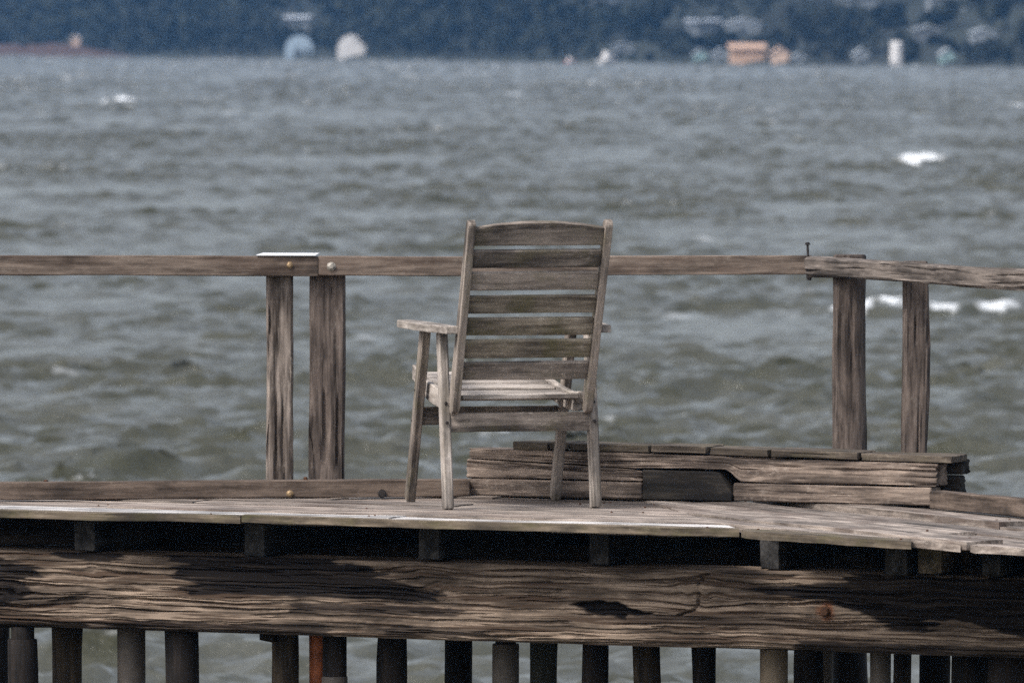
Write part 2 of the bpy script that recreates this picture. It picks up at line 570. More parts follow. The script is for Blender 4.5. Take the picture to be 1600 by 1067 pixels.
def build_water():
    m, nt, b = new_mat('estuary_water')
    k = NB(nt)
    tc = k.n('ShaderNodeTexCoord')
    n1 = k.noise(k.mapping(tc.outputs['Object'], (4.2, 7, 4)), 1.0, 5, .65, .3)
    n2 = k.noise(k.mapping(tc.outputs['Object'], (.9, 1.4, 1)), 1.0, 3, .5)
    bp = k.n('ShaderNodeBump')
    bp.inputs['Strength'].default_value = 1.0
    bp.inputs['Distance'].default_value = .055
    k.l(k.math('ADD', n1, k.math('MULTIPLY', n2, .8)), bp.inputs['Height'])
    at = k.n('ShaderNodeAttribute', attribute_name='foam')
    fb = k.noise(k.mapping(tc.outputs['Object'], (7, 5, 7)), 1.0, 5, .7)
    fac = k.ramp(k.math('MULTIPLY', at.outputs['Fac'], k.math('ADD', k.math('MULTIPLY', fb, 1.5), .22)), [(.2, 0.0), (1.0, 1.0)])
    silt = k.ramp(n2, [(.35, (.036, .036, .021)), (.65, (.06, .06, .046))])
    k.l(k.mix(fac, silt, (.66, .69, .72)), b.inputs['Base Color'])
    b.inputs['IOR'].default_value = 1.333
    k.l(k.math('ADD', k.math('MULTIPLY', fac, .6), .12), b.inputs['Roughness'])
    k.l(bp.outputs[0], b.inputs['Normal'])
    Vs, Fs, As, off = [], [], [], 0
    for args, dz in (((-17, 17, 40, 132, .13, .13), 0), ((-30, 30, 132, 350, .24, .22), 0), ((-52, 52, 350, 640, .4, .36), 0), ((-86, 86, 640, 1155, .6, .6), 0),
                     ((-170, -16.7, 40, 132.5, 1.2, 1.1), -.03), ((16.7, 170, 40, 132.5, 1.2, 1.1), -.03), ((-170, -29.6, 132, 350.5, 1.5, 1.4), -.03),
                     ((29.6, 170, 132, 350.5, 1.5, 1.4), -.03), ((-170, -51.5, 350, 640.5, 1.5, 1.5), -.03), ((51.5, 170, 350, 640.5, 1.5, 1.5), -.03),
                     ((-170, -85.5, 640, 1155, 1.7, 1.6), -.03), ((85.5, 170, 640, 1155, 1.7, 1.6), -.03), ((-170, 170, -8, 40.3, 1.5, 1.3), -.03)):
        V, Fq, a = water_patch(*args)
        V[:, 2] += dz
        Vs.append(V)
        Fs.append(Fq + off)
        As.append(a)
        off += len(V)
    # the rest of the estuary
    Vs.append(np.array([(x, y, WZ - .75) for x, y in ((-700, -70), (700, -70), (700, 1300), (-700, 1300))]))
    Fs.append(np.array([[0, 1, 2, 3]]) + off)
    As.append(np.zeros(4))
    V, Fq, A = np.concatenate(Vs), np.concatenate(Fs), np.concatenate(As)
    me = bpy.data.meshes.new('water')
    me.vertices.add(len(V))
    me.vertices.foreach_set('co', V.astype(np.float32).ravel())
    me.loops.add(Fq.size)
    me.loops.foreach_set('vertex_index', Fq.astype(np.int32).ravel())
    me.polygons.add(len(Fq))
    me.polygons.foreach_set('loop_start', np.arange(0, Fq.size, 4, dtype=np.int32))
    me.polygons.foreach_set('use_smooth', np.ones(len(Fq), dtype=bool))
    me.update(calc_edges=True)
    fa = me.attributes.new('foam', 'FLOAT', 'POINT')
    fa.data.foreach_set('value', A.astype(np.float32))
    me.materials.append(m)
    o = bpy.data.objects.new('water', me)
    col.objects.link(o)
    o['kind'] = 'structure'
    o['label'] = 'choppy grey estuary water with olive wave faces and whitecaps'
    o['category'] = 'water'


build_water()

# ------------------------------------------------------------------ far shore
SH = lambda x: 925 - 2.6 * min(max(x, -120), 60)        # distance of the waterline across the view


# sight lines to the far buildings that no tree stands in: (px0, px1, metres inland) -> lowest visible row
CLEAR = {(440, 495, 3): 94, (523, 575, 3): 95, (446, 483, 40): 42, (108, 128, 6): 70, (954, 994, 14): 82, (1070, 1190, 45): 52, (1080, 1262, 4): 104,
         (1332, 1360, 4): 105, (1466, 1494, 4): 105, (1516, 1560, 30): 62, (1428, 1472, 34): 56, (1306, 1374, 80): 8, (1450, 1510, 80): 9, (923, 964, 80): 4}
zat_px = lambda z, d: 33 + (ZC - z) / d * F


def build_far_shore():
    # rising ground
    xs = np.linspace(-260, 200, 93)
    ts = np.array([-6, 0, 2, 6, 14, 30, 60, 110, 170, 260.])
    zs = np.array([-1.5, .05, .35, .6, 1.0, 2.0, 4.0, 7.5, 12, 18.])
    V, Fc = [], []
    for x in xs:
        for t, z in zip(ts, zs):
            V.append((x, SH(x) + t, WZ + z * (1 + .12 * float(vn(x * .04, t * .05, 3))) if z > 0 else WZ + z))
    n = len(ts)
    for i in range(len(xs) - 1):
        for j in range(n - 1):
            Fc.append((i * n + j, (i + 1) * n + j, (i + 1) * n + j + 1, i * n + j + 1))
    mg = plain('shore_ground', (.013, .018, .013), .95, 0, .5, .05, c2=(.008, .011, .009))
    o = mesh_obj('far_shore', V, Fc, mg, smooth=True)
    o['kind'] = 'structure'
    # red clay bank at the left
    V, Fc = [], []
    xr = np.linspace(-95, -44, 40)
    for x in xr:
        e = float(sstep(-44, -56, x))
        for t, z in ((-9, -.4), (-6.5, .25 * e), (-4, 1.0 * e), (0, 1.5 * e), (5, 1.55 * e)):
            V.append((x, SH(x) + t + 1.5 * float(vn(x * .3, t)), WZ + z + .25 * e * float(vn(x * .5, t * .7, 9))))
    for i in range(len(xr) - 1):
        for j in range(4):
            Fc.append((i * 5 + j, (i + 1) * 5 + j, (i + 1) * 5 + j + 1, i * 5 + j + 1))
    o = mesh_obj('clay_bank', V, Fc, plain('red_clay', (.05, .026, .02), .95, 0, .4, .6), smooth=True)
    o['kind'] = 'structure'
    # the wood behind it, one far-off mass of crowns
    r = np.random.default_rng(4)
    P, Q = [], []
    cnt = 0
    for row, (t, hgt, step) in enumerate(((3, 2.6, 2.0), (9, 4.5, 2.4), (18, 6.5, 2.8), (32, 8.5, 3.4), (52, 10, 4.2), (88, 12, 5.0), (130, 15, 8))):
        x = -190.0
        while x < 150:
            x += step * r.uniform(.6, 1.4)
            y = SH(x) + t + r.uniform(-2.5, 2.5)
            base = WZ + np.interp(t, ts, zs)
            hh = hgt * r.uniform(.65, 1.25)
            rx = hh * r.uniform(.32, .48)
            px = 800 + x / y * F
            rp = rx * 1.25 / y * F
            hit = False
            for a0, a1, bk in CLEAR:
                if t < bk + 6 and px + rp > a0 and px - rp < a1:
                    room = (ZC - (CLEAR[(a0, a1, bk)] + 3 - 33) * y / F - base) / 1.1
                    hh = min(hh, room)
                    hit = hit or t > bk - 1 or room < .5
            rx = min(rx, hh * .6)
            if hit:
                continue
            # trunk: a thin four-sided stem
            tw = .18
            b0 = cnt
            for zz, ww in ((base - .3, tw), (base + hh * .6, tw * .5)):
                for ax, ay in ((-1, -1), (1, -1), (1, 1), (-1, 1)):
                    P.append((x + ax * ww, y + ay * ww, zz))
            for j in range(4):
                Q.append((b0 + j, b0 + (j + 1) % 4, b0 + 4 + (j + 1) % 4, b0 + 4 + j))
            cnt += 8
            nl = (110, 150, 190, 190, 160, 150, 130)[row]
            lob = r.normal(size=(7, 3)) * (rx * .55, rx * .55, hh * .2) + (0, 0, hh * .62)
            for _ in range(nl):
                c0 = lob[r.integers(7)]
                d = r.normal(size=3)
                d = d / np.linalg.norm(d) * rx * .55 * r.uniform(.5, 1.0)
                c = np.array((x, y, base)) + c0 + d
                u = r.normal(size=3)
                u /= np.linalg.norm(u)
                w = np.cross(u, r.normal(size=3))
                w /= np.linalg.norm(w)
                s = r.uniform(.22, .5) * (.6, .8, 1, 1.2, 1.5, 1.6, 2.0)[row]
                for a, bb in ((-1, -1), (1, -1), (1, 1), (-1, 1)):
                    P.append(tuple(c + u * a * s + w * bb * s * .7))
                Q.append((cnt, cnt + 1, cnt + 2, cnt + 3))
                cnt += 4
    ml = plain('far_leaves', (.016, .022, .016), .85, 0, .5, .05, c2=(.008, .012, .01))
    o = mesh_obj('far_wood', P, Q, ml)
    o['kind'] = 'stuff'
    o['label'] = 'dark far-off wood covering the opposite shore'
    o['category'] = 'wood'


build_far_shore()

PALE_BLUE = plain('paint_pale_blue', (.26, .33, .4), .7, 0, .15, 1)
PALE = plain('paint_white', (.52, .51, .51), .7, 0, .12, 1)
PALEG = plain('paint_grey', (.2, .22, .24), .7, 0, .2, 1)
PEACH = plain('paint_peach', (.46, .3, .21), .7, 0, .12, 1)
PINK = plain('paint_pinkish', (.5, .36, .28), .7, 0, .12, 1)
TEAL = plain('paint_teal', (.24, .36, .36), .7, 0, .2, 1)
ROOFG = plain('roof_grey', (.3, .33, .36), .7, 0, .2, 1)
ROOFW = plain('roof_pale', (.42, .46, .52), .6, 0, .12, 1)
ROOFD = plain('roof_dark', (.1, .11, .12), .8, 0, .2, 1)
DOOR = plain('door_dark', (.05, .06, .07), .7, 0, .2, 1)
REDP = plain('paint_red', (.55, .06, .05), .5, 0, .2, 1)


def boat_house(name, px0, px1, pyt, pyb, wall, roof, label, cat='boathouse', style='gable', back=3.0, depth=5.0, door=True, zb=None):
    """a small building on the far shore filling the photo box px0..px1, pyt..pyb"""
    x = (px0 + px1) / 2
    d = 985.0
    for _ in range(4):
        d = SH(xat(x, d)) + back
    ppm = F / d
    cx = xat(x, d)
    w = (px1 - px0) / ppm
    zt = zat(pyt, d)
    z0 = zat(pyb, d)
    H = zt - z0
    root = empty(name, (cx, d, z0), label, cat, 0, None)
    hw = w / 2

    def part(nm, V, Fc, mat, par=root):
        return mesh_obj(nm, V, Fc, mat, par, None, False, True)

    def box(nm, x0, x1, y0, y1, za, zb_, mat, par=root):
        V = [(x0, y0, za), (x1, y0, za), (x1, y1, za), (x0, y1, za), (x0, y0, zb_), (x1, y0, zb_), (x1, y1, zb_), (x0, y1, zb_)]
        return part(nm, V, [(0, 3, 2, 1), (4, 5, 6, 7), (0, 1, 5, 4), (1, 2, 6, 5), (2, 3, 7, 6), (3, 0, 4, 7)], mat, par)
    if style == 'gable':
        eh = H * .68
        V = [(-hw, 0, -.7), (hw, 0, -.7), (hw, depth, -.7), (-hw, depth, -.7), (-hw, 0, eh), (hw, 0, eh), (hw, depth, eh), (-hw, depth, eh), (0, 0, H * .95), (0, depth, H * .95)]
        part('wall', V, [(0, 1, 5, 8, 4), (3, 7, 9, 6, 2), (1, 2, 6, 5), (0, 4, 7, 3)], wall)
        V = []
        for s in (-1, 1):
            V += [(s * (hw + .15), -.2, eh - .08), (0, -.2, H), (0, depth + .2, H), (s * (hw + .15), depth + .2, eh - .08)]
            V += [(a, b_, c - .12) for a, b_, c in V[-4:]]
        Fc = []
        for k in (0, 8):
            Fc += [(k, k + 1, k + 2, k + 3), (k + 4, k + 7, k + 6, k + 5), (k, k + 4, k + 5, k + 1), (k + 2, k + 6, k + 7, k + 3), (k, k + 3, k + 7, k + 4)]
        part('roof', V, Fc, roof)
    elif style == 'skillion':
        eh = H * .8
        V = [(-hw, 0, -.7), (hw, 0, -.7), (hw, depth, -.7), (-hw, depth, -.7), (-hw, 0, eh), (hw, 0, eh), (hw, depth, H * .97), (-hw, depth, H * .97)]
        part('wall', V, [(0, 1, 5, 4), (1, 2, 6, 5), (2, 3, 7, 6), (3, 0, 4, 7)], wall)
        V = [(-hw - .2, -.4, eh - .02), (hw + .2, -.4, eh - .02), (hw + .2, depth + .2, H), (-hw - .2, depth + .2, H)]
        V += [(a, b_, c + .1) for a, b_, c in V]
        part('roof', V, [(0, 3, 2, 1), (4, 5, 6, 7), (0, 1, 5, 4), (1, 2, 6, 5), (2, 3, 7, 6), (3, 0, 4, 7)], roof)
    elif style == 'dome':
        n = 12
        V, Fc = [], []
        for y in (0, depth):
            for i in range(n + 1):
                a = math.pi * i / n
                V.append((-hw * math.cos(a), y, H * .45 + H * .55 * math.sin(a)))
        for i in range(n):
            Fc.append((i, i + 1, n + 2 + i, n + 1 + i))
        part('roof', V, Fc, roof)
        ring = [(-hw * .97 * math.cos(math.pi * i / n), .02, H * .45 + H * .53 * math.sin(math.pi * i / n)) for i in range(n + 1)]
        V = ring + [(hw * .97, .02, -2), (-hw * .97, .02, -2)] + [(hw * .97, depth, -2), (-hw * .97, depth, -2), (hw * .97, depth, H * .45), (-hw * .97, depth, H * .45)]
        Fc = [tuple(range(n + 3)), (n + 1, n + 3, n + 5, n), (n + 2, 0, n + 6, n + 4)]
        part('wall', V, Fc, wall)
    if door:
        box('door', -hw * .32, hw * .2, -.06, .0 - .005, -.1, H * .42, DOOR)
        box('window', hw * .4, hw * .75, -.05, -.004, H * .25, H * .45, DOOR)
    return root


boat_house('boathouse', 445, 490, 55, 94, PALE_BLUE, PALE_BLUE, 'pale blue round-topped boathouse with dark doorway, left of the white one', style='dome')
boat_house('boathouse', 527, 571, 54, 95, PALE, PALE, 'whitish round-topped boathouse on the far waterline', style='dome', door=False)
boat_house('house', 446, 483, 26, 42, PALEG, ROOFW, 'pale blue roofed house above the blue boathouse', 'house', 'skillion', back=40, depth=8, door=False)
boat_house('shed', 112, 125, 54, 70, PINK, PALE, 'tiny pinkish shed above the red clay bank', 'shed', back=6, depth=3, door=False)
boat_house('house', 958, 990, 66, 82, PALEG, ROOFG, 'small grey house behind the white moored boat', 'house', back=14, depth=6)
boat_house('house', 1073, 1125, 31, 50, PALEG, ROOFW, 'left of the two pale roofed houses above the peach boathouse', 'house', 'skillion', back=45, depth=9)
boat_house('house', 1135, 1188, 28, 52, PALEG, ROOFW, 'pale gable-roofed house directly above the peach boathouse', 'house', back=45, depth=9)
boat_house('boathouse', 1141, 1195, 70, 104, PEACH, PEACH, 'wide peach orange boathouse on the far waterline', style='skillion', back=2, door=False)
boat_house('boathouse', 1206, 1231, 73, 104, PINK, PINK, 'narrow pinkish boathouse just right of the peach one', back=2, door=False)
boat_house('boathouse', 1239, 1258, 83, 104, PALEG, ROOFG, 'low grey brown shed right of the pinkish boathouse', 'shed', back=3, door=False)
boat_house('boathouse', 1114, 1139, 75, 103, PALEG, ROOFG, 'grey boathouse touching the left of the peach one', back=4)
boat_house('boathouse', 1084, 1104, 76, 103, TEAL, ROOFG, 'narrow teal boathouse two left of the peach one', back=4)
boat_house('boathouse', 1335, 1356, 75, 105, PALEG, ROOFG, 'grey boathouse left of the tall white sailcloth', back=4)
boat_house('boathouse', 1470, 1490, 75, 105, TEAL, ROOFG, 'faint grey green boathouse near the right edge of the far shore', back=4)
boat_house('house', 1520, 1556, 44, 62, PALEG, ROOFG, 'grey roofed house among trees at the far right', 'house', back=30, depth=8, door=False)
boat_house('house', 1430, 1470, 40, 56, ROOFD, ROOFG, 'dim grey house among trees above the tall white sailcloth', 'house', back=34, depth=8, door=False)
boat_house('house', 1308, 1372, -8, 8, PALEG, ROOFW, 'pale blue roofed hilltop house cut by the top edge, left one', 'house', 'skillion', back=80, depth=9, door=False)
boat_house('house', 1452, 1508, -8, 9, PALEG, ROOFW, 'pale blue roofed hilltop house cut by the top edge, right one', 'house', 'skillion', back=80, depth=9, door=False)
boat_house('house', 925, 962, -9, 4, PALEG, ROOFG, 'grey hilltop house at the top edge above the white boat', 'house', 'skillion', back=80, depth=8, door=False)


def moored_boat(px, py, width_px, label, hullmat, name='moored_boat', cat='boat', mast=0.0):
    d = 985.0
    for _ in range(4):
        d = SH(xat(px, d)) - 14
    s = width_px / (F / d)
    root = empty(name, (xat(px, d), d, WZ), label, cat, .9)
    V, Fc = [], []
    L = s * 1.7
    prof = [(-.5, .32, .0, .55), (-.2, .42, -.1, .5), (.15, .4, -.1, .55), (.4, .2, -.05, .65), (.52, .02, .2, .75)]
    for u, hw, zb_, zt in prof:
        V += [(u * L, -hw * s * .6, zt * s * .6), (u * L, -hw * s * .4, zb_ * s), (u * L, hw * s * .4, zb_ * s), (u * L, hw * s * .6, zt * s * .6)]
    for i in range(4):
        for j in range(3):
            Fc.append((i * 4 + j, i * 4 + j + 1, i * 4 + 5 + j, i * 4 + 4 + j))
        Fc.append((i * 4, i * 4 + 4, i * 4 + 7, i * 4 + 3))
    Fc += [(0, 3, 2, 1), (16, 17, 18, 19)]
    mesh_obj('hull', V, Fc, hullmat, root, None, False, True)
    c = s * .3
    V = [(-c * 1.2, -c * .8, .3 * s), (c, -c * .8, .3 * s), (c, c * .8, .3 * s), (-c * 1.2, c * .8, .3 * s),
         (-c, -c * .65, .85 * s), (c * .5, -c * .65, .85 * s), (c * .5, c * .65, .85 * s), (-c, c * .65, .85 * s)]
    mesh_obj('cabin', V, [(4, 5, 6, 7), (0, 1, 5, 4), (1, 2, 6, 5), (2, 3, 7, 6), (3, 0, 4, 7)], PALE, root, None, False, True)
    return root


moored_boat(950, 96, 24, 'small white boat moored off the far shore', PALE)
moored_boat(891, 96, 12, 'tiny red boat left of the white moored boat', REDP)


def sailcloth():
    d = 985.0
    for _ in range(4):
        d = SH(xat(1400, d)) - 6
    ppm = F / d
    root = empty('sail_boat', (xat(1400, d), d, WZ), 'boat with tall narrow white sailcloth standing off the far shore', 'boat')
    H = 35 / ppm
    mesh_obj('hull', [(-.62, -.35, .35), (.7, 0, .45), (-.62, .35, .35), (-.55, -.2, -.1), (.5, 0, -.1), (-.55, .2, -.1)],
             [(0, 1, 2), (0, 3, 4, 1), (1, 4, 5, 2), (0, 2, 5, 3), (3, 5, 4)], PALE, root, None, False, True)
    V, Fc = [], []
    for i in range(7):
        t = i / 6
        for j, u in enumerate((-.62, 0, .62)):
            V.append((u * (1 - .12 * t), -.12 * math.cos(u * 2) + .03 * i, .35 + t * H))
    for i in range(6):
        for j in range(2):
            Fc.append((i * 3 + j, i * 3 + j + 1, i * 3 + 4 + j, i * 3 + 3 + j))
    o = mesh_obj('sail', V, Fc, PALE, root, None, True, True)
    md = o.modifiers.new('thickness', 'SOLIDIFY')
    md.thickness = .02


sailcloth()

# ------------------------------------------------------------------ the pier
front_mid = G(800, 815)
pier = empty('pier', (front_mid.x, front_mid.y + .8, WZ - .6), 'weathered timber pier of grey planks on joists and a huge split beam', 'pier')

# ---- deck planks -------------------------------------------------
def v2(p):
    return Vector((p.x, p.y))


def bearing(deg):
    a = math.radians(deg)
    return Vector((math.cos(a), -math.sin(a)))


def halfplane(p, q, inside):
    """n,c so that n.x<=c holds on the side of point inside"""
    e = q - p
    n = Vector((e.y, -e.x))
    c = n.dot(p)
    return (n, c) if n.dot(inside) <= c else (-n, -c)


def plank(o0, dirv, nrm, w0, w1, s0, s1, planes, mat, thick=.026, z=0.0, tilt=0.0, warp=0.004, name='deck_plank', nseg=16, parent=pier, twist=0.0):
    """a deck plank in a strip w0..w1 across, s0..s1 along, cut by the given half planes"""
    SEED[0] += 1
    sd = SEED[0] * 3.77
    def span(w):
        a, b_ = s0, s1
        for n, c in planes:
            k0 = n.dot(o0 + nrm * float(w))
            ks = n.dot(dirv)
            if abs(ks) < 1e-9:
                if k0 > c:
                    return 0, -1
            elif ks > 0:
                b_ = min(b_, (c - k0) / ks)
            else:
                a = max(a, (c - k0) / ks)
        return a, b_
    good = [w for w in np.linspace(w0, w1, 60) if span(w)[1] - span(w)[0] > .02]
    if len(good) < 6 or max(span(w)[1] - span(w)[0] for w in good) < .08:
        return None
    w0, w1 = good[0], good[-1]
    ws = np.linspace(w0, w1, 4)
    rows = [span(w) for w in ws]
    sm = sum(a + b_ for a, b_ in rows) / 8
    wm = (w0 + w1) / 2
    org = o0 + dirv * sm + nrm * wm
    M = Matrix(((dirv.x, nrm.x, 0, org.x), (dirv.y, nrm.y, 0, org.y), (0, 0, 1, 0), (0, 0, 0, 1)))
    L = max(b_ for a, b_ in rows) - min(a for a, b_ in rows)
    V = []
    m = 4
    for i in range(nseg + 1):
        t = i / nseg
        for j, w in enumerate(ws):
            a, b_ = rows[j]
            s = a + (b_ - a) * t
            edge = 1 if j in (0, 3) else 0
            yy = (w - wm) + (.003 * float(vn(s * 5, sd, j)) if edge else 0)
            zz = z + tilt * (w - wm) + twist * (t - .5) * (w - wm) + warp * float(vn(s * 1.3, sd, 5)) + .0012 * float(vn(s * 6, w * 25, sd)) - (.0015 if edge else 0)
            V.append((s - sm, yy, zz))
    nb = len(V)
    V += [(x, y, zz - thick + .001 * math.sin(31 * x)) for x, y, zz in V]
    Fc = []
    for i in range(nseg):
        for j in range(m - 1):
            a = i * m + j
            Fc.append((a, a + m, a + m + 1, a + 1))
            Fc.append((nb + a, nb + a + 1, nb + a + m + 1, nb + a + m))
        a = i * m
        Fc.append((a, nb + a, nb + a + m, a + m))
        a = i * m + m - 1
        Fc.append((a, a + m, nb + a + m, nb + a))
    for j in range(m - 1):
        Fc.append((j, j + 1, nb + j + 1, nb + j))
        a = nseg * m + j
        Fc.append((a, nb + a, nb + a + 1, a + 1))
    bm = bmesh.new()
    vs = [bm.verts.new(p) for p in V]
    for f in Fc:
        bm.faces.new([vs[i] for i in f])
    bmesh.ops.recalc_face_normals(bm, faces=bm.faces)
    me = bpy.data.meshes.new(name)
    bm.to_mesh(me)
    bm.free()
    me.materials.append(mat)
    o = bpy.data.objects.new(name, me)
    col.objects.link(o)
    place(o, M, parent)
    # nail heads standing a little proud near the ends
    for t in (.06, .94):
        for j in (1, 2):
            if random.random() < .3:
                a, b_ = rows[j]
                s = a + (b_ - a) * t
                knob('nail', (s - sm, ws[j] - wm, z + .001), (0, 0, 1), .004, .003, M_RUST, o, 6, True)
    return o


DL, DR = bearing(25.5), bearing(63)
NL, NR = Vector((-DL.y, DL.x)), Vector((-DR.y, DR.x))       # towards the far side
fl0, fl1 = v2(G(380, 806)), v2(G(1169, 830))
o_l = fl0
back_l = (v2(D(-60, 781, 31.77)), v2(D(545, 778, 32.0)))
back_c = (v2(D(545, 778, 32.0)), v2(D(1470, 797, 31.45)))
back_r = (v2(D(1440, 790, 31.6)), v2(D(1640, 805, 30.75)))
mit = (v2(G(1003, 780)), v2(G(1169, 832)))
mid_in = v2(G(800, 795))
right_in = v2(G(1400, 815))
H_back_l = halfplane(back_l[0] + Vector((0, .12)), back_l[1] + Vector((0, .12)), mid_in)
H_back_c = halfplane(back_c[0] + Vector((0, .34)), back_c[1] + Vector((0, .34)), mid_in)
H_back_r = halfplane(back_r[0] + Vector((.1, .08)), back_r[1] + Vector((.1, .08)), right_in)
H_back_b = halfplane(v2(G(730, 774.5)) + Vector((.1, .3)), v2(G(1456, 792)) + Vector((.1, .3)), right_in)
H_mit_l = halfplane(mit[0], mit[1], mid_in)
mo = Vector((.006, 0))
H_mit_r = halfplane(mit[0] + mo, mit[1] + mo, right_in)
fb0, fb1 = v2(G(1169, 830)), v2(G(1424, 846))
nb2 = Vector((-(fb1 - fb0).y, (fb1 - fb0).x)).normalized()
H_b2 = halfplane(fb0 + nb2 * .125, fb1 + nb2 * .125, right_in)

pr = random.Random(5)
# left section: strips along the pier; the two nearest are the nosing boards A and B
wcur = 0.0
widths = [.07, .15, .13, .2, .2, .16, .18, .17, .19, .2, .18, .18]
for i, wd in enumerate(widths):
    w0, w1 = wcur + .004, wcur + wd - .004
    wcur += wd
    joints = {0: [-4.6, -.012, 2.4], 1: [-4.6, -1.15, .55, 2.4], 2: [-4.6, -.3, 1.5, 2.8], 3: [-4.6, -.75, 2.9], 4: [-4.6, .1, 2.9],
              5: [-4.8, -.6, 1.2, 3], 6: [-4.8, .4, 3], 7: [-4.8, -.2, 1.7, 3], 8: [-4.8, .8, 3]}.get(i, [-4.8, .3, 3])
    for a, b_ in zip(joints[:-1], joints[1:]):
        mat = M_DECK
        z = pr.uniform(-.007, .004)
        if i == 0:
            mat = M_EDGE
        if i == 1 or (i == 0 and False):
            mat = M_DECKW
            z = .003
        if i == 2:
            z = -.012
        if i in (3, 4, 5, 6):
            z = pr.uniform(-.006, .0)
        pl = [H_back_l, H_back_c, H_mit_l]
        plank(o_l, DL, NL, w0, w1, a + .003, b_ - .003, pl, mat, z=z, tilt=pr.uniform(-.02, .02) if i not in (3, 4, 5, 6) else 0,
              warp=.004 if i not in (3, 4, 5, 6) else .001, twist=pr.uniform(-.04, .04) if i < 3 else 0)
# angled nosing board between the two sections
dB = (fb1 - fb0).normalized()
plank(fb0, dB, nb2, .0, .12, -.08, (fb1 - fb0).length, [halfplane(mit[0] + mo, mit[1] + mo, right_in), halfplane(fb1, fb1 * 1.05, v2(G(1300, 838)))], M_EDGE, z=.002, warp=.003)
# right section: strips running towards the viewer
fr0 = v2(G(1412, 845))
wcur = 0.0
for i, wd in enumerate([.16, .15, .18, .15, .17, .16, .17, .18, .17, .16, .18]):
    w0, w1 = wcur + .004, wcur + wd - .004
    wcur += wd
    js = {0: [-3.6, .62, 2.6], 1: [-3.6, .15, 2.6], 2: [-3.6, -.35, 2.6], 3: [-3.6, .3, 2.6]}.get(i, [-3.6, pr.uniform(-.8, .4), 2.6])
    for a, b_ in zip(js[:-1], js[1:]):
        plank(fr0, DR, NR, w0, w1, a + .003, b_ - .003, [H_mit_r, H_b2, H_back_r, H_back_b], M_DECK,
              z=pr.uniform(-.016, .004), tilt=pr.uniform(-.05, .05), warp=.005, twist=pr.uniform(-.06, .06))

# ---- the great split beam -------------------------------------------
b0, b1 = D(0, 861, 31.22), D(1600, 908, 29.72)
bd = Vector((b1.x - b0.x, b1.y - b0.y, 0)).normalized()
BT = -.16            # top of the beam
BH = .278
bs, be = Vector((b0.x, b0.y, BT - BH / 2)) - bd * 2.6, Vector((b1.x, b1.y, BT - BH / 2)) + bd * .9


def beam_uv(px, py):
    """photo pixel -> (along, height) on the beam's near face"""
    r = ray(px, py)
    n = Vector((-bd.y, bd.x, 0))
    t = n.dot(bs - Vector((0, 0, ZC))) / n.dot(r)
    p = Vector((0, 0, ZC)) + r * t
    return (p - bs).dot(bd), p.z - bs.z


def poly_dist(U, W, pts):
    """signed distance to a polygon, positive inside"""
    P = np.array(pts)
    x, y = U, W
    ins = np.zeros(x.shape, bool)
    dmin = np.full(x.shape, 1e9)
    n = len(P)
    for i in range(n):
        ax, ay = P[i]
        bx, by = P[(i + 1) % n]
        c = ((ay > y) != (by > y)) & (x < (bx - ax) * (y - ay) / (by - ay + 1e-12) + ax)
        ins ^= c
        dx, dy = bx - ax, by - ay
        t = np.clip(((x - ax) * dx + (y - ay) * dy) / (dx * dx + dy * dy), 0, 1)
        dmin = np.minimum(dmin, np.hypot(x - ax - t * dx, y - ay - t * dy))
    return np.where(ins, dmin, -dmin)


def line_dist(U, W, pts):
    dmin = np.full(U.shape, 1e9)
    for (ax, ay), (bx, by) in zip(pts[:-1], pts[1:]):
        dx, dy = bx - ax, by - ay
        t = np.clip(((U - ax) * dx + (W - ay) * dy) / (dx * dx + dy * dy), 0, 1)
        dmin = np.minimum(dmin, np.hypot(U - ax - t * dx, W - ay - t * dy))
    return dmin


